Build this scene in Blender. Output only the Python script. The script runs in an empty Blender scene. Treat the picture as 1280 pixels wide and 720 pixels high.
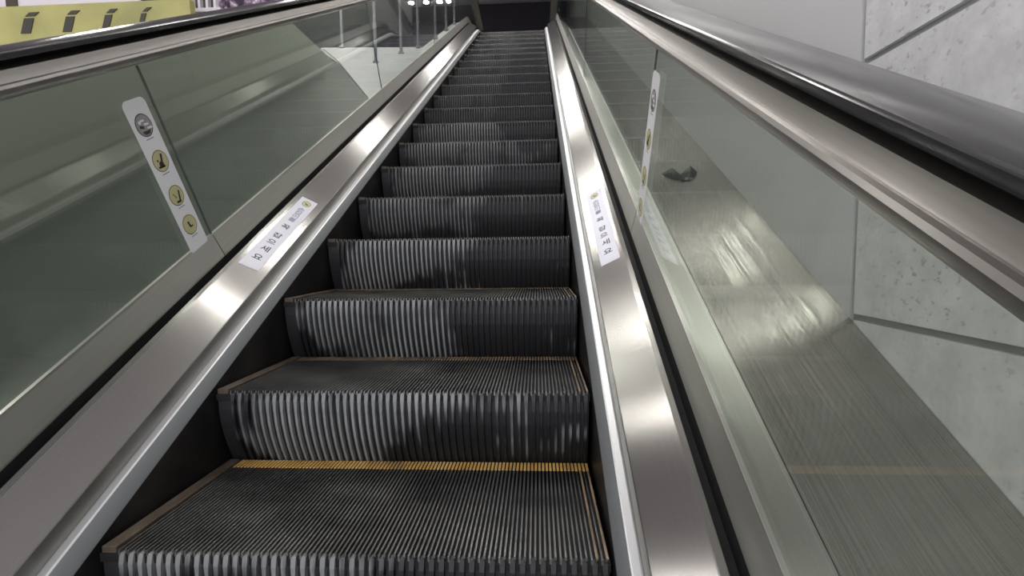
import bpy, bmesh, math, random
from mathutils import Vector, Matrix
random.seed(7)
SC = bpy.context.scene
COL = SC.collection
T = math.radians(30)
W = 1.0984                       # clear width of the steps
AX = Vector((0, math.cos(T), math.sin(T)))      # direction of the incline
NV = Vector((0, -math.sin(T), math.cos(T)))     # normal of the incline

# ------------------------------------------------------------------ camera
def make_camera():
    pitch, yaw, roll = -0.0773446, -0.05420501, -0.01358359
    f = Vector((math.sin(yaw)*math.cos(pitch), math.cos(yaw)*math.cos(pitch), math.sin(pitch)))
    rt = Vector((math.cos(yaw), -math.sin(yaw), 0)); up = rt.cross(f)
    c, s = math.cos(roll), math.sin(roll)
    r2 = c*rt + s*up; u2 = -s*rt + c*up
    m = Matrix((r2, u2, -f)).transposed().to_4x4()
    m.translation = Vector((0.95466, -0.94037, 0.63137))
    cam = bpy.data.cameras.new('camera'); cam.sensor_width = 36; cam.sensor_fit = 'HORIZONTAL'
    cam.lens = 600/1280*36; cam.clip_start = 0.01; cam.clip_end = 200
    o = bpy.data.objects.new('camera', cam); COL.objects.link(o); o.matrix_world = m
    SC.camera = o
make_camera()
# ------------------------------------------------------------------ world, light, exposure
SC.view_settings.view_transform = 'Standard'; SC.view_settings.look = 'None'
SC.view_settings.gamma = 1; SC.view_settings.use_curve_mapping = False
SC.view_settings.exposure = 0.0
WORLD_STRENGTH = 1.7
LAMP_EMISSION = 84.0
world = bpy.data.worlds.new('world'); SC.world = world; world.use_nodes = True
world.node_tree.nodes['Background'].inputs[0].default_value = (0.97, 0.96, 1.0, 1)
world.node_tree.nodes['Background'].inputs[1].default_value = WORLD_STRENGTH
def area(name, loc, target, sx, sy, power, col=(1, .97, .95)):
    l = bpy.data.lights.new(name, 'AREA'); l.shape = 'RECTANGLE'; l.size = sx; l.size_y = sy
    l.energy = power; l.color = col
    o = bpy.data.objects.new(name, l); COL.objects.link(o); o.location = loc
    o.rotation_euler = (Vector(target)-Vector(loc)).to_track_quat('-Z', 'Y').to_euler()

# ------------------------------------------------------------------ materials
def mat(name, base=(.5, .5, .5), rough=.5, metal=0, aniso=0, spec=.5, coat=0):
    m = bpy.data.materials.new(name); m.use_nodes = True
    b = m.node_tree.nodes['Principled BSDF']
    b.inputs['Base Color'].default_value = (*base, 1); b.inputs['Roughness'].default_value = rough
    b.inputs['Metallic'].default_value = metal; b.inputs['Specular IOR Level'].default_value = spec
    b.inputs['Coat Weight'].default_value = coat
    if aniso:
        b.inputs['Anisotropic'].default_value = aniso
        t = m.node_tree.nodes.new('ShaderNodeTangent'); t.direction_type = 'UV_MAP'; t.uv_map = 'UVMap'
        m.node_tree.links.new(t.outputs[0], b.inputs['Tangent']); b.inputs['Anisotropic Rotation'].default_value = .25
    return m
def nodes(m): return m.node_tree.nodes, m.node_tree.links, m.node_tree.nodes['Principled BSDF']
def coords(m, scale=(1, 1, 1), kind='Object'):
    n, l, _ = nodes(m)
    tc = n.new('ShaderNodeTexCoord'); mp = n.new('ShaderNodeMapping'); mp.inputs['Scale'].default_value = scale
    l.new(tc.outputs[kind], mp.inputs[0]); return mp.outputs[0]
def noise(m, vec, scale, detail=3, rough=.5):
    n, l, _ = nodes(m); t = n.new('ShaderNodeTexNoise'); t.inputs['Scale'].default_value = scale
    t.inputs['Detail'].default_value = detail; t.inputs['Roughness'].default_value = rough
    l.new(vec, t.inputs['Vector']); return t.outputs['Fac']
def ramp(m, fac, stops):
    n, l, _ = nodes(m); r = n.new('ShaderNodeValToRGB'); e = r.color_ramp.elements
    while len(e) < len(stops): e.new(.5)
    for i, (p, c) in enumerate(stops):
        e[i].position = p; e[i].color = (*c, 1) if len(c) == 3 else c
    l.new(fac, r.inputs[0]); return r.outputs[0]
def brushed(name, base, rough, aniso=.75, var=.06):
    m = mat(name, base, rough, 1, aniso)
    n, l, b = nodes(m)
    f = noise(m, coords(m, (1.2, 260, 1), 'UV'), 1.0, 3)
    l.new(ramp(m, f, [(.25, tuple(c*(1-var) for c in base)), (.75, tuple(min(1, c*(1+var)) for c in base))]), b.inputs['Base Color'])
    return m
M = {}
M['deck'] = brushed('brushed_deck_steel', (.425, .42, .395), .25, 1.0)
M['cap'] = brushed('brushed_cap_steel', (.43, .415, .39), .34, .6)
M['clamp'] = brushed('brushed_clamp_steel', (.58, .58, .54), .40, .8)
M['outer'] = brushed('brushed_outer_steel', (.46, .45, .415), .15, .8, .02)
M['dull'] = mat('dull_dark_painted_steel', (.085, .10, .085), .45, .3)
n, l, b = nodes(M['outer'])
_bp = n.new('ShaderNodeBump'); _bp.inputs['Strength'].default_value = 1.0; _bp.inputs['Distance'].default_value = .0005
l.new(noise(M['outer'], coords(M['outer'], (.06, 1500, 1), 'UV'), 1.0, 0), _bp.inputs['Height']); l.new(_bp.outputs[0], b.inputs['Normal'])
M['cladding'] = mat('painted_wall_cladding', (.25, .26, .225), .42, .25)
M['face'] = mat('grey_satin_aluminium', (.27, .285, .295), .45, .6)
M['bead'] = mat('bright_satin_aluminium', (.78, .79, .80), .42, .85)
M['black'] = mat('black_gap', (.012, .012, .013), .55)
M['skirt'] = mat('black_skirt_coating', (.018, .017, .017), .38, 0, 0, .35)
n, l, b = nodes(M['skirt'])
l.new(ramp(M['skirt'], noise(M['skirt'], coords(M['skirt'], (1, 3, 3)), 2.5, 4), [(.45, (.012, .011, .011)), (.75, (.035, .032, .03))]), b.inputs['Base Color'])
M['rubber'] = mat('black_handrail_rubber', (.024, .024, .026), .19, 0, 0, .5)
M['dark_seam'] = mat('dark_glass_seam', (.08, .09, .085), .6)

def wear_material(name, xr=0.66, tone=1.0):  # tone scales the greys; lower values paint shade onto the ribs
    """black ribbed aluminium with grey worn paint, worn away toward the right and in patches"""
    m = mat(name, (.02, .02, .022), .42, 0, 0, .5)
    n, l, b = nodes(m)
    tc = n.new('ShaderNodeTexCoord'); oi = n.new('ShaderNodeObjectInfo')
    add = n.new('ShaderNodeVectorMath'); add.operation = 'ADD'
    sc = n.new('ShaderNodeVectorMath'); sc.operation = 'SCALE'; sc.inputs[0].default_value = (0, 37, 11)
    l.new(oi.outputs['Random'], sc.inputs['Scale']); l.new(tc.outputs['Object'], add.inputs[0]); l.new(sc.outputs[0], add.inputs[1])
    def nz(scale, mapping, detail=2):
        mp = n.new('ShaderNodeMapping'); mp.inputs['Scale'].default_value = mapping; l.new(add.outputs[0], mp.inputs[0])
        t = n.new('ShaderNodeTexNoise'); t.inputs['Scale'].default_value = scale; t.inputs['Detail'].default_value = detail
        l.new(mp.outputs[0], t.inputs['Vector']); return t.outputs['Fac']
    def mth(op, a, bb):
        k = n.new('ShaderNodeMath'); k.operation = op
        for i, v in enumerate((a, bb)):
            if isinstance(v, (int, float)): k.inputs[i].default_value = v
            else: l.new(v, k.inputs[i])
        return k.outputs[0]
    sep = n.new('ShaderNodeSeparateXYZ'); l.new(tc.outputs['Object'], sep.inputs[0])
    xm = n.new('ShaderNodeMapRange'); l.new(sep.outputs[0], xm.inputs[0])
    xm.inputs[1].default_value = xr-.06; xm.inputs[2].default_value = xr+.10; xm.inputs[3].default_value = .05; xm.inputs[4].default_value = -.20
    xl = n.new('ShaderNodeMapRange'); l.new(sep.outputs[0], xl.inputs[0])
    xl.inputs[1].default_value = .02; xl.inputs[2].default_value = .15; xl.inputs[3].default_value = -.26; xl.inputs[4].default_value = 0
    zm = n.new('ShaderNodeMapRange'); l.new(sep.outputs[2], zm.inputs[0])
    zm.inputs[1].default_value = -.235; zm.inputs[2].default_value = -.15; zm.inputs[3].default_value = -.10; zm.inputs[4].default_value = .03
    f = mth('ADD', nz(1, (3.2, 1, 5)), mth('MULTIPLY', nz(1, (47, .2, 3), 1), .30))
    f = mth('ADD', f, xm.outputs[0]); f = mth('ADD', f, zm.outputs[0]); f = mth('ADD', f, xl.outputs[0])
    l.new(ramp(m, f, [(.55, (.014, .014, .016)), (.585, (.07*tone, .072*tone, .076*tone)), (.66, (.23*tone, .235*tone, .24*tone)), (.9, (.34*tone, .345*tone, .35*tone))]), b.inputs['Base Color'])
    sp = n.new('ShaderNodeTexVoronoi'); sp.inputs['Scale'].default_value = 60; l.new(add.outputs[0], sp.inputs['Vector'])
    return m
M['riser'] = wear_material('worn_riser_ribs')
M['riser_shaded'] = wear_material('shade_toned_worn_riser_ribs', .62, .24)  # same worn ribs, upper-flight shade painted in as a darker tone
M['riser_half_shaded'] = wear_material('half_shade_worn_riser_ribs', .64, .6)  # weaker painted shade for the middle steps
M['riser_base'] = mat('riser_groove_black', (.022, .023, .026), .6)
M['cleat'] = mat('tread_cleat_metal', (.12, .12, .118), .38, .5)
n, l, b = nodes(M['cleat'])
l.new(ramp(M['cleat'], noise(M['cleat'], coords(M['cleat'], (3, 4, 1)), 1.4, 3), [(.3, (.07, .07, .07)), (.7, (.24, .238, .23))]), b.inputs['Base Color'])
M['groove'] = mat('tread_groove_black', (.008, .008, .009), .8)
M['yellow'] = mat('worn_yellow_plastic', (.55, .33, .10), .5)
n, l, b = nodes(M['yellow'])
l.new(ramp(M['yellow'], noise(M['yellow'], coords(M['yellow'], (5, 3, 1)), 1.7, 4), [(.33, (.36, .24, .12)), (.5, (.85, .50, .14)), (.7, (.95, .64, .26))]), b.inputs['Base Color'])
M['yellow_dull'] = mat('grimy_yellow_plastic', (.3, .2, .1), .5)
n, l, b = nodes(M['yellow_dull'])
l.new(ramp(M['yellow_dull'], noise(M['yellow_dull'], coords(M['yellow_dull'], (5, 3, 1)), 1.7, 4), [(.33, (.08, .06, .045)), (.5, (.26, .19, .12)), (.7, (.42, .30, .17))]), b.inputs['Base Color'])
M['tan'] = mat('grimy_tan_plastic', (.16, .115, .08), .6)
n, l, b = nodes(M['tan'])
l.new(ramp(M['tan'], noise(M['tan'], coords(M['tan'], (20, 9, 1)), 1.5, 4), [(.3, (.055, .042, .030)), (.7, (.14, .105, .075))]), b.inputs['Base Color'])
M['white'] = mat('white_sticker_vinyl', (.84, .84, .86), .45)
M['sticker_lilac'] = mat('white_glossy_label', (.72, .72, .80), .3)
M['ink'] = mat('dark_blue_ink', (.03, .035, .09), .5)
M['grey_ink'] = mat('grey_blue_ink', (.28, .29, .42), .5)
M['pict_yellow'] = mat('pale_yellow_print', (.58, .54, .30), .45)
M['pict_black'] = mat('black_print', (.03, .028, .02), .45)
M['pict_olive'] = mat('olive_print', (.17, .15, .04), .45)
M['pict_grey'] = mat('grey_print', (.33, .32, .32), .45)
M['green'] = mat('green_print', (.12, .2, .05), .45)

def glass_material():
    m = bpy.data.materials.new('green_tinted_glass'); m.use_nodes = True
    n, l = m.node_tree.nodes, m.node_tree.links; n.clear()
    out = n.new('ShaderNodeOutputMaterial'); mix = n.new('ShaderNodeMixShader')
    tr = n.new('ShaderNodeBsdfTransparent'); tr.inputs[0].default_value = (.90, .925, .895, 1)
    gl = n.new('ShaderNodeBsdfGlossy'); gl.inputs['Roughness'].default_value = .03; gl.inputs[0].default_value = (.95, 1, .97, 1)
    fr = n.new('ShaderNodeFresnel'); fr.inputs[0].default_value = 1.52
    geo = n.new('ShaderNodeNewGeometry'); vm = n.new('ShaderNodeVectorMath'); vm.operation = 'DOT_PRODUCT'
    # Schlick on the unsigned angle, so both faces of the slab behave alike
    l.new(geo.outputs['Incoming'], vm.inputs[0]); l.new(geo.outputs['Normal'], vm.inputs[1])
    ab = n.new('ShaderNodeMath'); ab.operation = 'ABSOLUTE'; l.new(vm.outputs['Value'], ab.inputs[0])
    s1 = n.new('ShaderNodeMath'); s1.operation = 'SUBTRACT'; s1.inputs[0].default_value = 1; l.new(ab.outputs[0], s1.inputs[1])
    p = n.new('ShaderNodeMath'); p.operation = 'POWER'; l.new(s1.outputs[0], p.inputs[0]); p.inputs[1].default_value = 5
    ma = n.new('ShaderNodeMath'); ma.operation = 'MULTIPLY_ADD'; l.new(p.outputs[0], ma.inputs[0]); ma.inputs[1].default_value = .94; ma.inputs[2].default_value = .045
    n.remove(fr)
    l.new(ma.outputs[0], mix.inputs[0]); l.new(tr.outputs[0], mix.inputs[1]); l.new(gl.outputs[0], mix.inputs[2]); l.new(mix.outputs[0], out.inputs[0])
    return m
M['glass'] = glass_material()

def marble_material():
    m = mat('pale_speckled_marble', (.5, .5, .5), .22, 0, 0, .5)
    n, l, b = nodes(m)
    v = coords(m)
    base = ramp(m, noise(m, v, 13, 6, .65), [(.36, (.60, .595, .60)), (.64, (.72, .715, .72))])
    sp = ramp(m, noise(m, coords(m, (1, 1, 1.3)), 42, 4, .65), [(.34, (1, 1, 1)), (.42, (0, 0, 0))])
    mk = ramp(m, noise(m, v, 2.2, 2), [(.42, (0, 0, 0)), (.6, (1, 1, 1))])
    mul = n.new('ShaderNodeMath'); mul.operation = 'MULTIPLY'; l.new(sp, mul.inputs[0]); l.new(mk, mul.inputs[1])
    mx = n.new('ShaderNodeMix'); mx.data_type = 'RGBA'; l.new(mul.outputs[0], mx.inputs[0]); l.new(base, mx.inputs[6]); mx.inputs[7].default_value = (.42, .42, .41, 1)
    l.new(mx.outputs[2], b.inputs['Base Color'])
    bp = n.new('ShaderNodeBump'); bp.inputs['Strength'].default_value = .3; bp.inputs['Distance'].default_value = .006
    l.new(noise(m, v, 30, 3), bp.inputs['Height']); l.new(bp.outputs[0], b.inputs['Normal'])
    return m
M['marble'] = marble_material()
M['smooth'] = mat('smooth_pale_wall_panel', (.60, .595, .60), .30)
M['grout'] = mat('dark_wall_joint', (.30, .31, .30), .7)
M['ceiling'] = mat('grey_ceiling_paint', (.42, .38, .40), .8)
M['hall_dark'] = mat('dark_hall_wall', (.028, .026, .036), .5)
n, l, b = nodes(M['hall_dark'])
l.new(ramp(M['hall_dark'], noise(M['hall_dark'], coords(M['hall_dark'], (.8, .8, .5)), 1.3, 3), [(.35, (.035, .033, .05)), (.7, (.17, .15, .19))]), b.inputs['Base Color'])
M['landing_dark'] = mat('black_landing_wall', (.010, .009, .012), .9, 0, 0, .1)
M['hall_wall'] = mat('plain_hall_wall', (.5, .49, .48), .7)
M['floor'] = mat('grey_hall_floor', (.16, .155, .15), .35)
M['pale'] = mat('pale_panel_paint', (.68, .68, .69), .35)
M['board_yellow'] = mat('olive_yellow_board', (.40, .37, .11), .5)
n, l, b = nodes(M['board_yellow'])
l.new(ramp(M['board_yellow'], noise(M['board_yellow'], coords(M['board_yellow']), 2.2, 3), [(.3, (.30, .29, .10)), (.7, (.50, .46, .16))]), b.inputs['Base Color'])
M['board_white'] = mat('lilac_white_board', (.66, .62, .66), .5)
M['rod'] = mat('satin_post_steel', (.33, .33, .37), .4, .7)
M['brown'] = mat('dark_brown_wood', (.05, .03, .02), .6)
M['scrap'] = mat('dark_green_film', (.045, .055, .045), .4)
M['mottle'] = mat('mottled_purple_cloth', (.3, .2, .3), .7)
n, l, b = nodes(M['mottle'])
l.new(ramp(M['mottle'], noise(M['mottle'], coords(M['mottle']), 18, 3), [(.4, (.05, .03, .06)), (.55, (.3, .2, .3)), (.65, (.7, .65, .7))]), b.inputs['Base Color'])
def emis(name, col, st):
    m = bpy.data.materials.new(name); m.use_nodes = True; n, l = m.node_tree.nodes, m.node_tree.links
    b = n['Principled BSDF']; b.inputs['Base Color'].default_value = (.8, .8, .8, 1)
    b.inputs['Emission Color'].default_value = (*col, 1); b.inputs['Emission Strength'].default_value = st
    return m
M['tube'] = emis('lit_lamp_diffuser', (1, .97, .93), LAMP_EMISSION)
M['lamp_body'] = mat('white_lamp_housing', (.7, .7, .7), .5)

# ------------------------------------------------------------------ helpers
def link(name, me, m=None, parent=None):
    o = bpy.data.objects.new(name, me); COL.objects.link(o)
    if m is not None:
        for x in (m if isinstance(m, (list, tuple)) else [m]): me.materials.append(x)
    if parent is not None: o.parent = parent
    return o
def tag(o, label, cat, group=None):
    o['label'] = label; o['category'] = cat
    if group: o['group'] = group
    return o
def struct(o):
    o['kind'] = 'structure'; return o
def empty(name, loc=(0, 0, 0)):
    o = bpy.data.objects.new(name, None); COL.objects.link(o); o.location = loc; o.empty_display_size = .1
    return o
def bm_mesh(name, bm):
    bmesh.ops.recalc_face_normals(bm, faces=bm.faces[:])
    me = bpy.data.meshes.new(name); bm.to_mesh(me); bm.free(); return me
def box(bm, x0, x1, y0, y1, z0, z1, mi=0, mtx=None):
    vs = [bm.verts.new((x, y, z)) for x in (x0, x1) for y in (y0, y1) for z in (z0, z1)]
    if mtx is not None:
        for v in vs: v.co = mtx @ v.co
    for q in ((0, 1, 3, 2), (4, 6, 7, 5), (0, 4, 5, 1), (2, 3, 7, 6), (0, 2, 6, 4), (1, 5, 7, 3)):
        f = bm.faces.new([vs[i] for i in q]); f.material_index = mi
    return vs
# path of the escalator: incline, arc, level run.  s along the nosing line, n = offset at right angles
SE, RA = 8.75, 1.5
def path(s, nn):
    if s <= SE: p = AX*s; a = T
    else:
        c = AX*SE - NV*RA
        if s <= SE+RA*T: a = T-(s-SE)/RA; p = c + Vector((0, -math.sin(a), math.cos(a)))*RA
        else:
            a = 0; p = c + Vector((0, s-SE-RA*T, RA))
    return p + Vector((0, -math.sin(a), math.cos(a)))*nn
S_END = SE+RA*T+1.55
def stations(s0, s1):
    st = [s0]
    x = math.ceil(s0/.75+1e-6)*.75
    while x < min(s1, SE): st.append(x); x += .75
    if s1 > SE:
        st.append(SE)
        for i in range(1, 9): st.append(SE+RA*T*i/8)
        st.append(s1)
        st = [q for q in st if q <= s1+1e-9]
    else: st.append(s1)
    out = []
    for q in sorted(set(round(v, 5) for v in st)): out.append(q)
    return out
def sweep(name, prof, s0, s1, m, side=-1, closed=False, parent=None, smooth=True, cap=True):
    """prof: list of (distance outward from the step edge, n). side -1 = left, +1 = right"""
    st = stations(s0, s1); bm = bmesh.new(); uv = bm.loops.layers.uv.new('UVMap'); rows = []
    for s in st:
        rows.append([bm.verts.new(Vector(((-d if side < 0 else W+d), 0, 0)) + path(s, nn)) for d, nn in prof])
    L = [0]
    pr = prof + ([prof[0]] if closed else [])
    for a, c in zip(pr, pr[1:]): L.append(L[-1]+math.hypot(a[0]-c[0], a[1]-c[1]))
    k = len(prof)
    for i in range(len(st)-1):
        for j in range(len(pr)-1):
            j2 = (j+1) % k
            q = [rows[i][j], rows[i+1][j], rows[i+1][j2], rows[i][j2]]
            us = [(st[i], L[j]), (st[i+1], L[j]), (st[i+1], L[j+1]), (st[i], L[j+1])]
            if side > 0: q.reverse(); us.reverse()
            f = bm.faces.new(q); f.smooth = smooth
            for lp, u in zip(f.loops, us): lp[uv].uv = u
    if closed and cap:
        bm.faces.new(rows[0]); bm.faces.new(list(reversed(rows[-1])))
    if closed: bmesh.ops.recalc_face_normals(bm, faces=bm.faces[:])
    me = bpy.data.meshes.new(name); bm.to_mesh(me); bm.free()
    o = link(name, me, m, parent)
    if smooth:
        for e in me.edges: pass
        me.set_sharp_from_angle(angle=math.radians(28))
    return o

# ------------------------------------------------------------------ setting
def wall_box(name, m, x0, x1, y0, y1, z0, z1):
    bm = bmesh.new(); box(bm, x0, x1, y0, y1, z0, z1); return struct(link(name, bm_mesh(name, bm), m))
XR, XL = 1.83, -1.16
# right marble wall: single blocks divided by recessed joints
def marble_wall():
    bm = bmesh.new()
    zs = [-1.62, -.93, -.247, .436, 1.12, 1.80, 2.49, 3.17, 3.86, 4.54, 5.22, 5.9, 6.6, 7.05]
    for r in range(len(zs)-1):
        y = -3.0 + .0
        ys = [-3.2]; q = .442-2*1.2
        while q < .45: ys.append(q); q += 1.2
        g = .009
        for a, c in zip(ys, ys[1:]):
            box(bm, XR, XR+.03, a+g, c-g, zs[r]+g, zs[r+1]-g, 0)
    for a, c in ((.442, 4.9), (4.9, 9.4), (9.4, 13)): box(bm, XR-.001, XR+.03, a+.008, c-.004, -1.62, 7.05, 2)
    box(bm, XR+.012, XR+.2, -3.2, 13, -1.7, 7.1, 1)
    return struct(link('wall_right', bm_mesh('wall_right', bm), [M['marble'], M['grout'], M['smooth']]))
marble_wall()
wall_box('ceiling', M['ceiling'], -9, 2.03, -3.2, 13, 7.1, 7.2)
wall_box('floor', M['floor'], -9, 2.03, -3.2, 13, -1.8, -1.7)
wall_box('wall_front', M['hall_dark'], -9, 2.03, 13, 13.2, -1.7, 7.2)
wall_box('wall_far_left', M['hall_wall'], -9.2, -9, -3.2, 13, -1.8, 7.2)
# dark bulkhead over the upper landing
bm = bmesh.new(); box(bm, -.62, XR, 12.0, 12.2, 4.7, 7.02); struct(link('wall_landing', bm_mesh('wall_landing', bm), M['landing_dark']))
ZL = path(S_END, 0).z; YL = path(S_END, 0).y
bm = bmesh.new(); box(bm, -2.2, XR, YL+.3, 12.9, ZL-.3, ZL); struct(link('floor_landing', bm_mesh('floor_landing', bm), M['floor']))

# left clad wall beside the escalator: its top follows the incline then a level edge
def left_wall():
    bm = bmesh.new(); uv = bm.loops.layers.uv.new('UVMap')
    pts = []
    s0 = -3.2
    def P(s, nn): v = AX*s+NV*nn; return (v.y, v.z)
    H = 2.635
    top = [P(s0, .80)]
    # point on n=.8 with z=H
    s1 = (H-.80*math.cos(T))/math.sin(T); top.append(P(s1, .80))
    s2 = (H-.0*math.cos(T))/math.sin(T); top.append((P(s2, 0)[0], H))
    bot = [P(s2+.6, -.55), P(s0, -.55)]
    poly = top+bot
    fr = [bm.verts.new((XL, y, z)) for y, z in poly]; bk = [bm.verts.new((XL-.09, y, z)) for y, z in poly]
    bm.faces.new(fr); bm.faces.new(list(reversed(bk)))
    for i in range(len(poly)):
        j = (i+1) % len(poly); bm.faces.new([fr[i], bk[i], bk[j], fr[j]])
    bmesh.ops.recalc_face_normals(bm, faces=bm.faces[:])
    for f in bm.faces:
        for lp in f.loops:
            c = lp.vert.co; lp[uv].uv = (c.dot(AX), c.dot(NV)+c.x)
    me = bpy.data.meshes.new('wall_left'); bm.to_mesh(me); bm.free()
    return struct(link('wall_left', me, M['cladding']))
left_wall()

# ------------------------------------------------------------------ steps
PITCH = .0211
NC = 51
def riser_curve():
    # (y, z) from the nose down to the next tread, concave
    return [(.002, -.008), (-.003, -.03), (-.003, -.06), (.002, -.10), (.012, -.14), (.026, -.18), (.042, -.216), (.056, -.247)]
def step_meshes():
    x0 = .041
    # tread: plate with narrow cleats, two to each riser rib, every second one a little shorter
    bm = bmesh.new()
    box(bm, .0, W, .004, .444, -.030, -.011, 1)
    n = 100; p = (W-.002-x0)/n
    for i in range(n):
        x = x0+p*i
        yb = .001 if i % 2 == 0 else .007
        box(bm, x+p*.34, x+p*.72, yb, .446, -.012, -.0005, 0)
    tread = bm_mesh('tread', bm)
    # riser
    c = riser_curve(); bm = bmesh.new()
    back = []
    for y, z in c: back.append((bm.verts.new((.002, y+.012, z)), bm.verts.new((W-.002, y+.012, z))))
    for a, b2 in zip(back, back[1:]):
        f = bm.faces.new([a[0], a[1], b2[1], b2[0]]); f.material_index = 1
    p2 = p*2
    for i in range(n//2):
        xc = x0+p2*i+p2*.54
        prev = None
        for k, (y, z) in enumerate(c):
            w = (.0074 if k < 1 else .0066 if k == 1 else .0046)
            dy = .0
            r = [bm.verts.new((xc-w*.78, y+dy, z)), bm.verts.new((xc+w*.78, y+dy, z)), bm.verts.new((xc+w, y+.014, z)), bm.verts.new((xc-w, y+.014, z))]
            if prev:
                for j in (0, 1, 3):
                    bm.faces.new([prev[j], prev[(j+1) % 4], r[(j+1) % 4], r[j]])
            else: bm.faces.new(r)
            prev = r
    riser = bm_mesh('riser', bm)
    # yellow tops at the back of the tread and on the last cleats at the right edge
    bm = bmesh.new()
    for i in range(n):
        x = x0+p*i
        box(bm, x+p*.20, x+p*.84, .398, .4455, -.001, .0014)
    dem = bm_mesh('demarcation_strip', bm)
    bm = bmesh.new()
    for i in (n-3, n-1):
        x = x0+p*i
        box(bm, x+p*.30, x+p*.78, .004, .404, -.001, .0012)
    dem2 = bm_mesh('edge_strip', bm)
    bm = bmesh.new()
    vs = box(bm, .003, .036, .006, .447, -.012, .0035)
    bmesh.ops.bevel(bm, geom=bm.edges[:], offset=.0012, segments=1, affect='EDGES')
    side = bm_mesh('side_strip', bm)
    for me, ms in ((tread, (M['cleat'], M['groove'])), (riser, (M['riser'], M['riser_base'])), (dem, (M['yellow'],)), (dem2, (M['yellow_dull'],)), (side, (M['tan'],))):
        for x in ms: me.materials.append(x)
    RC = riser.copy(); RC.materials[0] = M['riser_shaded']; RM = riser.copy(); RM.materials[0] = M['riser_half_shaded']; DT = dem.copy(); DT.materials[0] = M['yellow_dull']
    global ALT; ALT = dict(shaded=RC, half_shaded=RM, dull=DT)
    return dict(tread=tread, riser=riser, demarcation_strip=dem, edge_strip=dem2, side_strip=side)
SM = step_meshes()
ORD = ['lowest', 'second', 'third', 'fourth', 'fifth', 'sixth', 'seventh', 'eighth', 'ninth', 'tenth', 'eleventh', 'twelfth', 'thirteenth', 'fourteenth',
       'fifteenth', 'sixteenth', 'seventeenth', 'eighteenth', 'nineteenth', 'twentieth', 'twenty-first', 'twenty-second', 'twenty-third', 'twenty-fourth', 'twenty-fifth', 'twenty-sixth']
DET = {0: 'black ribbed escalator step whose riser is cut by the bottom of the photo',
       1: 'black ribbed escalator step, second from bottom, with large pale worn riser above orange strip',
       2: 'black ribbed escalator step, third from bottom, riser rising from tan-edged tread',
       3: 'black ribbed escalator step, fourth from bottom, thin tread edge below the left sticker'}
PST = .4/math.cos(T)
proto = None
k = 0
for i in range(-1, 25):
    s = PST*i
    pos = path(s, 0)
    if pos.y > YL-.45: break
    root = empty('escalator_step', (0, pos.y, pos.z))
    kk = i
    if i < 0: lab = 'black ribbed escalator step nearest the viewer, just below the bottom of the frame'
    else: lab = DET.get(i, 'black ribbed escalator step, %s one up counted from the bottom of the photo' % ORD[i])
    tag(root, lab, 'escalator step', 'moving escalator steps')
    for nm, me in SM.items():
        if nm == 'riser': me = ALT['shaded'] if i >= 8 else ALT['half_shaded'] if i >= 4 else me  # higher risers use copies darkened to paint in the shade up there
        if nm == 'demarcation_strip' and i >= 1: me = ALT['dull']
        c = link(nm, me, None, root)
        if nm == 'side_strip': c['label'] = 'grimy tan strip along the left edge of the tread'
        if nm == 'demarcation_strip': c['label'] = 'worn yellow strip at the back of the tread'

# dark trough under the steps
sweep('escalator_truss', [(-.02-W, -.45), (.02, -.45)], -2.4, SE, M['black'], -1, False, None, False)
tr = bpy.data.objects['escalator_truss']; tr.modifiers.new('solid', 'SOLIDIFY').thickness = .03
tag(tr, 'black trough beneath the moving escalator steps', 'escalator truss')

# ------------------------------------------------------------------ balustrades
S0 = -2.4
JL = [1.0, 3.35, 5.7, 8.05]; JR = [1.13, 3.5, 5.85, 8.2]
def balustrade(side, joints, label):
    root = empty('escalator_balustrade', (-.2 if side < 0 else W+.2, 0, 0))
    tag(root, label, 'escalator balustrade', None)
    inv = Matrix.Translation(-root.location)
    def sw(name, prof, s0, s1, m, closed=False, smooth=True):
        o = sweep(name, prof, s0, s1, m, side, closed, root, smooth); o.data.transform(inv); return o
    sw('skirt_panel', [(.008, -.44), (.008, .006), (.014, .006), (.014, -.44)], S0, S_END, M['skirt'], True, False)
    sw('skirt_trim', [(.007, .004), (.009, .010), (.030, .035), (.034, .030), (.014, .004)], S0, S_END-.05, M['face'], True)
    sw('bead_trim', [(.030, .0345), (.034, .0375), (.049, .0385), (.053, .036), (.053, .028), (.031, .028)], S0, S_END-.05, M['bead'], True)
    sw('inner_deck', [(.053, .030), (.0545, .045), (.0575, .077), (.0595, .080), (.158, .140), (.161, .1412), (.176, .1415), (.178, .139), (.178, .09)], S0, S_END, M['deck'], False, False)
    sw('deck_gap', [(.1775, .10), (.2085, .10), (.2085, .1475), (.2445, .1475), (.2445, .085), (.1775, .085)], S0, S_END, M['black'], True, False)
    # glass clamp strips, one to a panel
    js = [S0]+joints+[S_END]
    for a, b in zip(js, js[1:]):
        g = .0025
        o = sw('glass_clamp', [(.208, .147), (.208, .152), (.2195, .232), (.2195, .24), (.2305, .24), (.2305, .232), (.245, .152), (.245, .147)], a+g, b-g, M['clamp'], True, False)
        o = sw('glass_panel', [(.2205, .2), (.2295, .2), (.2295, .842), (.2205, .842)], a+.003, b-.003, M['glass'], True, False)
    for j in joints:
        sw('glass_seam', [(.2215, .24), (.2285, .24), (.2285, .80), (.2215, .80)], j-.0016, j+.0016, M['dark_seam'], True, False)
    # steel profile under the handrail
    sw('balustrade_cap', [(.222, .806), (.175, .811), (.160, .817), (.152, .826), (.150, .834), (.152, .840), (.157, .8425), (.161, .842), (.162, .840), (.1635, .843), (.166, .8655), (.171, .868),
        (.200, .869), (.250, .869), (.279, .868), (.284, .8655), (.287, .843), (.292, .841), (.298, .834), (.298, .826), (.290, .817), (.275, .811), (.228, .806)], S0, S_END-.1, M['cap'], True)
    return root
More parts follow.
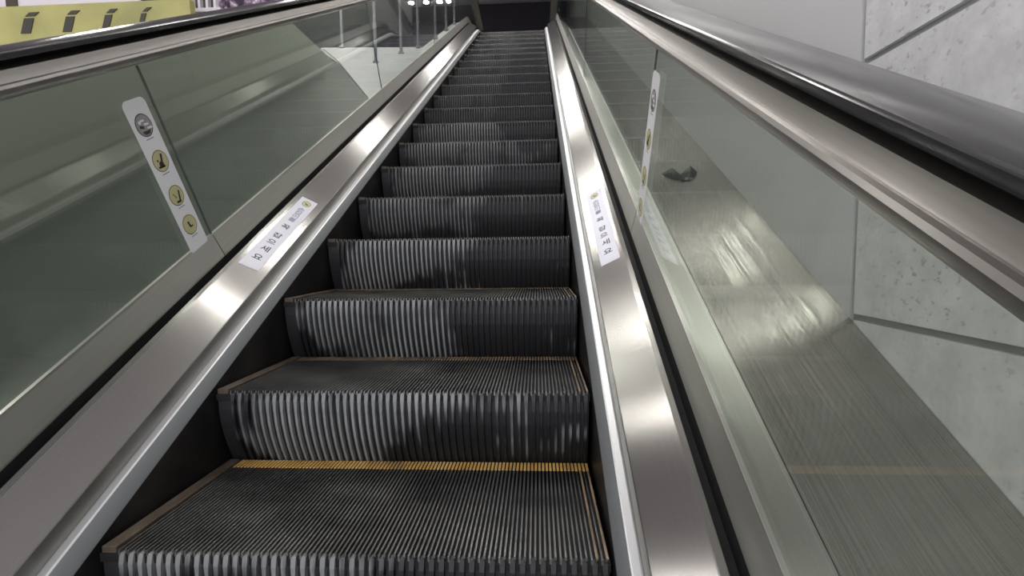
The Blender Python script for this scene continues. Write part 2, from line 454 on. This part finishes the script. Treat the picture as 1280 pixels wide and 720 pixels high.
BL_ = balustrade(-1, JL, 'left stainless and green glass escalator balustrade with wide brushed inner deck')
BR_ = balustrade(1, JR, 'right stainless and green glass escalator balustrade beside the marble wall')
# handrails
HP = [(.150, .885), (.1492, .889), (.1495, .8955), (.1510, .8968), (.1520, .8962), (.1535, .8985), (.160, .9012), (.172, .9042), (.192, .9060), (.215, .9052), (.240, .901), (.262, .895), (.278, .888), (.289, .880), (.294, .872), (.293, .865),
      (.289, .862), (.286, .866), (.280, .877), (.262, .879), (.188, .881), (.158, .883)]
for side, lab in ((-1, 'black rubber handrail on the left balustrade, running to the upper left'), (1, 'glossy black rubber handrail on the right, nearest the marble wall')):
    o = sweep('handrail', HP, S0, S_END-.12, M['rubber'], side, True)
    tag(o, lab, 'handrail', 'escalator handrails')

# outer decks beyond the glass
def slab_poly(name, pts, m, th=.02):
    """pts: (x, s, n) on the incline"""
    bm = bmesh.new(); uv = bm.loops.layers.uv.new('UVMap')
    a = [bm.verts.new(Vector((x, 0, 0))+AX*s+NV*nn) for x, s, nn in pts]
    b = [bm.verts.new(Vector((x, 0, 0))+AX*s+NV*(nn-th)) for x, s, nn in pts]
    bm.faces.new(a); bm.faces.new(list(reversed(b)))
    for i in range(len(pts)):
        j = (i+1) % len(pts); bm.faces.new([a[i], b[i], b[j], a[j]])
    bmesh.ops.recalc_face_normals(bm, faces=bm.faces[:])
    for f in bm.faces:
        for lp in f.loops: c = lp.vert.co; lp[uv].uv = (c.dot(AX), c.x+c.dot(NV))
    me = bpy.data.meshes.new(name); bm.to_mesh(me); bm.free(); return link(name, me, m)
xo = W+.246
t = empty('outer_deck', (xo, 0, 0)); tag(t, 'brushed steel cover deck between the right glass and the marble wall', 'deck panel', 'outer escalator decks')
def deck_piece(x0, n0, x1, n1, s0, s1, m, parent, name='deck_panel'):
    o = slab_poly(name, [(x0, s0, n0), (x0, s1, n0), (x1, s1, n1), (x1, s0, n1)], m); o.data.transform(Matrix.Translation(-parent.location)); o.parent = parent; return o
deck_piece(xo, .115, W+.352, .15, S0, 9.0, M['clamp'], t)
deck_piece(W+.354, .150, XR-.002, .15, S0, 9.0, M['outer'], t)
t = empty('outer_deck', (-.246, 0, 0)); tag(t, 'brushed steel cover deck seen through the left glass', 'deck panel', 'outer escalator decks')
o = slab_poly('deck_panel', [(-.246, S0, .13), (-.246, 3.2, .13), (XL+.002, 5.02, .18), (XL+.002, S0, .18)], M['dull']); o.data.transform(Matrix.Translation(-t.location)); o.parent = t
o = slab_poly('upper_deck_panel', [(-.246, 6.1, .15), (-.246, 8.9, .15), (-.46, 8.9, .15), (-.46, 6.1, .15)], M['pale']); o.data.transform(Matrix.Translation(-t.location)); o.parent = t
p = slab_poly('sloped_panel', [(-.246, 3.21, .13), (-.246, 6.09, .15), (-1.85, 6.3, .15), (-1.85, 6.42, .15), (XL, 5.06, .178)], M['pale'])
tag(p, 'pale sloping panel behind the upper left glass with railing posts on it', 'panel')

# ------------------------------------------------------------------ railing posts behind the left glass
POSTS = [(-1.55, 6.3, 'slim steel railing post farthest left behind the left glass'),
         (-.75, 5.02, 'tallest slim steel railing post standing in the middle of the pale panel'),
         (-.61, 5.6, 'slim steel railing post near the right edge of the pale panel'),
         (-.50, 6.05, 'slim steel railing post at the top edge of the pale panel'),
         (-.42, 6.85, 'slim steel railing post next above the pale panel'),
         (-.41, 7.75, 'slim steel railing post second above the pale panel'),
         (-.40, 8.6, 'slim steel railing post nearest the top of the escalator')]
def post_mesh():
    bm = bmesh.new()
    bmesh.ops.create_cone(bm, cap_ends=True, segments=16, radius1=.017, radius2=.017, depth=1.25, matrix=Matrix.Translation((0, 0, .625)))
    return bm_mesh('shaft', bm)
def post_parts():
    bm = bmesh.new(); bmesh.ops.create_cone(bm, cap_ends=True, segments=20, radius1=.036, radius2=.03, depth=.03, matrix=Matrix.Translation((0, 0, .012)))
    base = bm_mesh('base_plate', bm)
    bm = bmesh.new(); bmesh.ops.create_uvsphere(bm, u_segments=16, v_segments=8, radius=.022, matrix=Matrix.Translation((0, 0, 1.25)))
    return base, bm_mesh('post_cap', bm)
pm = post_mesh(); pb, pc = post_parts()
for me in (pm, pb, pc): me.materials.append(M['rod'])
for x, s, lab in POSTS:
    v = AX*s+NV*.15
    r = empty('railing_post', (x, v.y, v.z)); tag(r, lab, 'railing post', 'railing posts behind the left glass')
    link('shaft', pm, None, r); link('base_plate', pb, None, r); link('post_cap', pc, None, r)

# ------------------------------------------------------------------ ceiling lamps
def lamp(x, y, sx, sy, lab):
    r = empty('ceiling_lamp', (x, y, 7.1)); tag(r, lab, 'ceiling lamp', 'ceiling lamps over the escalator')
    bm = bmesh.new(); box(bm, -sx/2-.03, sx/2+.03, -sy/2-.03, sy/2+.03, -.07, 0); link('housing', bm_mesh('housing', bm), M['lamp_body'], r)
    bm = bmesh.new(); box(bm, -sx/2, sx/2, -sy/2, sy/2, -.095, -.068); link('diffuser', bm_mesh('diffuser', bm), M['tube'], r)
LAMPS = [(.45, 9.1, 1.2, .07, 'narrow lit ceiling lamp over the top of the escalator, right of its row'), (-.85, 9.1, 1.2, .07, 'narrow lit ceiling lamp over the top of the escalator, left of its row'),
         (.45, 6.3, 1.2, .10, 'lit ceiling lamp above the middle of the escalator, right of its row'), (-.85, 6.4, 1.2, .10, 'lit ceiling lamp above the middle of the escalator, centre of its row'), (-2.15, 6.45, 1.2, .10, 'lit ceiling lamp above the middle of the escalator, left of its row'),
         (.45, 3.25, 1.2, .12, 'lit ceiling lamp above the lower half of the escalator, right of its row'), (-.85, 3.15, 1.2, .12, 'lit ceiling lamp above the lower half of the escalator, left of its row'),
         (-1.9, 1.95, 1.0, .12, 'lit ceiling lamp nearest the viewer above the left wall'),
         (1.35, 3.8, .7, .09, 'short added streak lamp near the marble wall, farther of the pair'), (1.35, 2.15, .7, .09, 'short added streak lamp near the marble wall, nearer of the pair'),  # invented pair, added to throw streaks on the right outer deck
         (-6.5, 6.0, 1.2, .3, 'wide added fill lamp over the far left hall'), (-6.8, 0.5, 1.2, .3, 'wide added fill lamp over the near left hall')]  # unseen lamps added as side fill for the marble wall
for x, y, sx, sy, lab in LAMPS:
    lamp(x, y, sx, sy, lab)
for i in range(4):
    r = empty('downlight', ((-2.24, -1.85, -1.50, -1.28)[i], 11.83, 7.1)); tag(r, 'small round lit downlight in the far ceiling above the railing posts', 'downlight', 'small downlights in the far ceiling')
    bm = bmesh.new(); bmesh.ops.create_cone(bm, cap_ends=True, segments=20, radius1=.08, radius2=.09, depth=.05, matrix=Matrix.Translation((0, 0, -.025))); link('housing', bm_mesh('housing', bm), M['lamp_body'], r)
    bm = bmesh.new(); bmesh.ops.create_cone(bm, cap_ends=True, segments=20, radius1=.065, radius2=.065, depth=.02, matrix=Matrix.Translation((0, 0, -.055))); link('diffuser', bm_mesh('diffuser', bm), M['tube'], r)

# ------------------------------------------------------------------ stickers
def frame(origin, ex, ey):
    ez = ex.cross(ey); m = Matrix((ex, ey, ez)).transposed().to_4x4(); m.translation = origin; return m
def rounded(bm, w, h, r, z0, z1, seg=5, mi=0, cx=0, cy=0):
    pts = []
    for qx, qy, a0 in ((1, 1, 0), (-1, 1, 90), (-1, -1, 180), (1, -1, 270)):
        for i in range(seg+1):
            a = math.radians(a0+90*i/seg); pts.append((cx+qx*(w/2-r)+r*math.cos(a), cy+qy*(h/2-r)+r*math.sin(a)))
    prism(bm, pts, z0, z1, mi)
def prism(bm, pts, z0, z1, mi=0):
    a = [bm.verts.new((x, y, z0)) for x, y in pts]; b = [bm.verts.new((x, y, z1)) for x, y in pts]
    f = bm.faces.new(b); f.material_index = mi
    f = bm.faces.new(list(reversed(a))); f.material_index = mi
    for i in range(len(pts)):
        j = (i+1) % len(pts); f = bm.faces.new([a[i], a[j], b[j], b[i]]); f.material_index = mi
def disc(bm, r, z0, z1, cx=0, cy=0, sy=1, seg=28, mi=0):
    prism(bm, [(cx+r*math.cos(2*math.pi*i/seg), cy+sy*r*math.sin(2*math.pi*i/seg)) for i in range(seg)], z0, z1, mi)
def bar(bm, x0, y0, x1, y1, w, z0, z1, mi=0):
    d = Vector((x1-x0, y1-y0)); d.normalize(); p = Vector((-d.y, d.x))*w/2
    prism(bm, [(x0-p.x, y0-p.y), (x1-p.x, y1-p.y), (x1+p.x, y1+p.y), (x0+p.x, y0+p.y)], z0, z1, mi)
E5 = .0005
def safety_sticker(side, sc, label):
    """tall white strip with four round pictograms, stuck to the inner face of the glass"""
    if side < 0: mtx = frame(Vector((-.2200, 0, 0))+path(sc, .474), AX, NV)    # facing +x
    else: mtx = frame(Vector((W+.2200, 0, 0))+path(sc, .448), -AX, NV)
    root = empty('safety_sticker'); root.matrix_world = mtx; tag(root, label, 'sticker', 'safety stickers on the glass')
    H = .50 if side < 0 else .545; Wd = .096
    bm = bmesh.new(); rounded(bm, Wd, H, .02, 0, .0006); link('backing', bm_mesh('backing', bm), M['white'], root)
    cy = [.175, .065, -.05, -.155] if side < 0 else [.19, .07, -.055, -.17]
    for k, y in enumerate(cy):
        bm = bmesh.new(); disc(bm, .0335, .0006, .0011, 0, y, 1.0); disc(bm, .0308, .0011, .0014, 0, y, 1.0, mi=1)
        o = link('pictogram', bm_mesh('pictogram', bm), [M['pict_olive'] if k else M['pict_black'], M['pict_yellow'] if k else M['pict_grey']], root)
        o['label'] = ['round black and white pictogram', 'round pale yellow pictogram with a dark bent figure', 'round pale yellow pictogram with a diagonal bar', 'round pale yellow pictogram with a small figure'][k]
        bm = bmesh.new(); z0, z1 = .0014, .0019
        if k == 0:
            for j, (a, b2) in enumerate(((-.012, .0), (-.002, .012), (.006, .022))):
                bar(bm, a+.002, y+.014-.012*j, b2+.006, y+.013-.012*j, .0055, z0, z1, 1)
            prism(bm, [(-.018, y-.016), (.018, y-.016), (.010, y-.026), (-.010, y-.026)], z0, z1, 0)
            bar(bm, -.02, y-.001, -.004, y-.006, .008, z0, z1, 0); disc(bm, .005, z0, z1, -.014, y+.010, mi=1)
        elif k == 1:
            bar(bm, .012, y+.020, .004, y-.002, .008, z0, z1); disc(bm, .010, z0, z1, -.002, y-.010); bar(bm, -.018, y-.016, .010, y-.018, .006, z0, z1)
            disc(bm, .0035, z0, z1, -.012, y+.004)
        elif k == 2:
            bar(bm, .016, y+.012, .006, y-.020, .006, z0, z1); bar(bm, -.010, y-.020, .010, y-.022, .007, z0, z1); bar(bm, -.014, y+.010, -.004, y-.008, .0025, z0, z1)
        else:
            disc(bm, .0045, z0, z1, -.004, y+.008); bar(bm, -.004, y+.003, .0, y-.008, .007, z0, z1); bar(bm, .0, y-.008, .012, y-.007, .004, z0, z1)
        link('symbol', bm_mesh('symbol', bm), [M['pict_black'], M['white']], o)
        bm = bmesh.new(); bar(bm, -.016, y-.040, .016, y-.040, .0028, .0006, .0010); link('caption', bm_mesh('caption', bm), M['grey_ink'], root)
    return root
safety_sticker(-1, .918, 'tall white rounded sticker with four round pictograms on the left glass')
safety_sticker(1, 1.075, 'tall white pictogram sticker on the right glass, seen almost edge-on')

def glyph_mesh(chars, name):
    """chars: (character, cx, cy, size) -> one thin mesh"""
    bm = bmesh.new()
    for ch, cx, cy, sz in chars:
        cu = bpy.data.curves.new('glyph', 'FONT'); cu.body = ch; cu.size = sz; cu.extrude = .00025; cu.offset = sz*.012
        cu.align_x = 'CENTER'; cu.align_y = 'CENTER'
        o = bpy.data.objects.new('glyph', cu); COL.objects.link(o)
        bpy.context.view_layer.update()
        dg = bpy.context.evaluated_depsgraph_get()
        me = bpy.data.meshes.new_from_object(o.evaluated_get(dg))
        if len(me.vertices):
            xs = [v.co.x for v in me.vertices]; ys = [v.co.y for v in me.vertices]
            me.transform(Matrix.Translation((cx-(min(xs)+max(xs))/2, cy-(min(ys)+max(ys))/2, .0009)))
            bm.from_mesh(me)
        bpy.data.objects.remove(o); bpy.data.curves.remove(cu); bpy.data.meshes.remove(me)
    me = bpy.data.meshes.new(name); bm.to_mesh(me); bm.free(); return me
ZH = math.atan2(.060, .0985)   # slope of the inner deck across
def deck_sticker(side, sc, length, label, faint=False):
    ex = (Vector((math.cos(ZH), 0, 0)) + NV*(math.sin(ZH)*(1 if side > 0 else -1)))
    d, nn = .1160, .1144
    org = Vector((-d if side < 0 else W+d, 0, 0)) + AX*sc + NV*nn
    ez = ex.cross(AX); org += ez*.0007
    root = empty('handrail_sticker'); root.matrix_world = frame(org, ex, AX); tag(root, label, 'sticker', 'handrail stickers on the inner decks')
    wd = .074
    bm = bmesh.new(); rounded(bm, wd, length, .003, 0, .0006, 2); link('backing', bm_mesh('backing', bm), M['sticker_lilac'], root)
    h = length/2
    bm = bmesh.new(); disc(bm, .019, .0006, .0009, 0, h-.045, 1.3, mi=0); disc(bm, .0165, .0009, .0011, 0, h-.045, 1.3, mi=1)
    disc(bm, .006, .0011, .0014, .002, h-.05, 1.2, 12, mi=2); bar(bm, -.008, h-.040, .010, h-.053, .006, .0011, .0014, 2)
    o = link('emblem', bm_mesh('emblem', bm), [M['pict_olive'], M['pict_yellow'], M['green']], root); o['label'] = 'round yellow and green emblem'
    small = [(c, 0, h-.105-.034*i, .034) for i, c in enumerate('손잡이를')]
    big = [('꼭', 0, h-.275, .038), ('잡', 0, h-.352, .038), ('으', 0, h-.405, .038), ('세', 0, h-.462, .040), ('요', 0, h-.525, .040)]
    k = length/.60
    sc2 = lambda L: [(c, x, h-(h-y)*k, z) for c, x, y, z in L]
    link('small_lettering', glyph_mesh(sc2(small), 'small_lettering'), M['grey_ink'], root)
    for g in sc2(big): link('letter', glyph_mesh([g], 'letter'), M['ink'], root)
deck_sticker(-1, 1.268, .595, 'white Korean handrail notice stuck on the left inner deck')
deck_sticker(1, 1.285, .62, 'white Korean handrail notice stuck on the right inner deck')

# ------------------------------------------------------------------ scrap on the right outer deck
def scrap():
    bm = bmesh.new()
    pts = [[(-.085, .01, .012), (-.03, .035, .03), (.0, -.005, .012), (.055, .045, .035), (.085, .03, .01)],
           [(-.065, -.02, .004), (-.02, -.01, .022), (.01, -.03, .004), (.045, .0, .03), (.075, .0, .006)],
           [(-.03, -.045, .002), (-.005, -.05, .008), (.015, -.055, .003), (.035, -.04, .012), (.055, -.025, .002)]]
    v = [[bm.verts.new((x, y, z)) for x, y, z in r] for r in pts]
    for i in range(2):
        for j in range(4): bm.faces.new([v[i][j], v[i][j+1], v[i+1][j+1], v[i+1][j]])
    me = bm_mesh('film_scrap', bm); o = link('film_scrap', me, M['scrap'])
    o.matrix_world = frame(Vector((1.62, 0, 0))+AX*1.67+NV*.151, Vector((1, 0, 0)), AX)
    o.modifiers.new('solid', 'SOLIDIFY').thickness = .0015
    tag(o, 'dark crumpled scrap of film lying on the right outer deck', 'scrap')
scrap()

# ------------------------------------------------------------------ boards at the upper left
def board():
    Y = 3.0
    r = empty('barrier_board', (-3.1, Y, -1.7)); tag(r, 'olive yellow board with slanted black marks behind the left handrail', 'board')
    ox, oz = -3.1, -1.7
    def bx(name, m, x0, x1, z0, z1, y0=-.03, y1=.03):
        bm = bmesh.new(); box(bm, x0-ox, x1-ox, y0, y1, z0-oz, z1-oz); return link(name, bm_mesh(name, bm), m, r)
    bx('panel', M['board_yellow'], -4.6, -1.84, 2.0, 2.70)
    bx('post', M['rod'], -4.4, -4.34, -1.7, 2.0); bx('post', M['rod'], -2.2, -2.14, -1.7, 2.0)
    for cx, w in ((-3.70, .07), (-3.24, .085), (-2.88, .075), (-2.55, .06), (-2.25, .04), (-4.1, .07)):
        bm = bmesh.new()
        for (z0, z1, sh) in ((2.48, 2.60, -.02), (2.615, 2.645, .03)):
            vs = box(bm, cx-w/2-ox, cx+w/2-ox, -.036, -.028, z0-oz, z1-oz)
            for v in vs: v.co.x += sh + (.04 if v.co.z > (z0+z1)/2-oz else 0)
        o = link('black_mark', bm_mesh('black_mark', bm), M['pict_black'], r)
board()
def white_board():
    r = empty('white_board', (-3.1, 3.12, -1.7)); tag(r, 'lilac white board rising above the yellow board', 'board')
    bm = bmesh.new(); pts = [(-1.5, 0), (.80, 0), (.80, 4.39), (.72, 4.47), (.66, 4.62), (-1.5, 4.62)]
    a = [bm.verts.new((x, -.02, z)) for x, z in pts]; b = [bm.verts.new((x, .02, z)) for x, z in pts]
    bm.faces.new(a); bm.faces.new(list(reversed(b)))
    for i in range(len(pts)): j = (i+1) % len(pts); bm.faces.new([a[i], b[i], b[j], a[j]])
    link('panel', bm_mesh('panel', bm), M['board_white'], r)
    bm = bmesh.new(); box(bm, -.45, -.35, -.03, -.02, 4.455, 4.6); link('dark_mark', bm_mesh('dark_mark', bm), M['brown'], r)
white_board()
bm = bmesh.new(); box(bm, -2.36, -2.02, 3.3, 3.5, -1.7, 3.4); tag(link('brown_pillar', bm_mesh('brown_pillar', bm), M['brown']), 'dark brown pillar at the end of the white board', 'pillar')
def rack():
    r = empty('slatted_rack', (-1.95, 3.15, -1.7)); tag(r, 'white slatted rack at the top left beside the brown pillar', 'rack')
    for i in range(5):
        bm = bmesh.new(); box(bm, -.07+.068*i, -.05+.068*i, -.02, .02, 4.4, 4.75); link('slat', bm_mesh('slat', bm), M['board_white'], r)
    bm = bmesh.new(); box(bm, -.09, .26, -.025, .025, 4.375, 4.405); box(bm, .0, .03, -.02, .02, 0, 4.375); box(bm, .2, .23, -.02, .02, 0, 4.375); link('frame', bm_mesh('frame', bm), M['board_white'], r)
rack()
bm = bmesh.new()
for i in range(8):
    x0 = -1.85+i*.075; y = 3.3+(.02 if i % 2 else -.02); y1 = 3.3+(-.02 if i % 2 else .02)
    vs = [bm.verts.new(p) for p in ((x0, y, -1.6), (x0+.075, y1, -1.6), (x0+.075, y1, 3.1), (x0, y, 3.1))]; bm.faces.new(vs)
me = bm_mesh('hanging_cloth', bm); o = link('hanging_cloth', me, M['mottle']); o.modifiers.new('solid', 'SOLIDIFY').thickness = .01
tag(o, 'mottled purple and white hanging cloth beyond the left handrail', 'cloth')

# ------------------------------------------------------------------ comb plate at the top
YC = max(o.location.y for o in bpy.data.objects if o.name.startswith('escalator_step'))+.47
r = empty('comb_plate', (W/2, YC, ZL)); tag(r, 'dark ribbed comb plate where the steps end at the top', 'comb plate')
bm = bmesh.new(); box(bm, -W/2+.01, W/2-.01, .02, YL+.29-YC, -.05, -.002)
link('plate', bm_mesh('plate', bm), M['cleat'], r)
bm = bmesh.new()
for i in range(50):
    x = -W/2+.04+i*.0205; box(bm, x, x+.008, -.012, .03, -.012, -.0025)
link('comb_teeth', bm_mesh('comb_teeth', bm), M['yellow'], r)
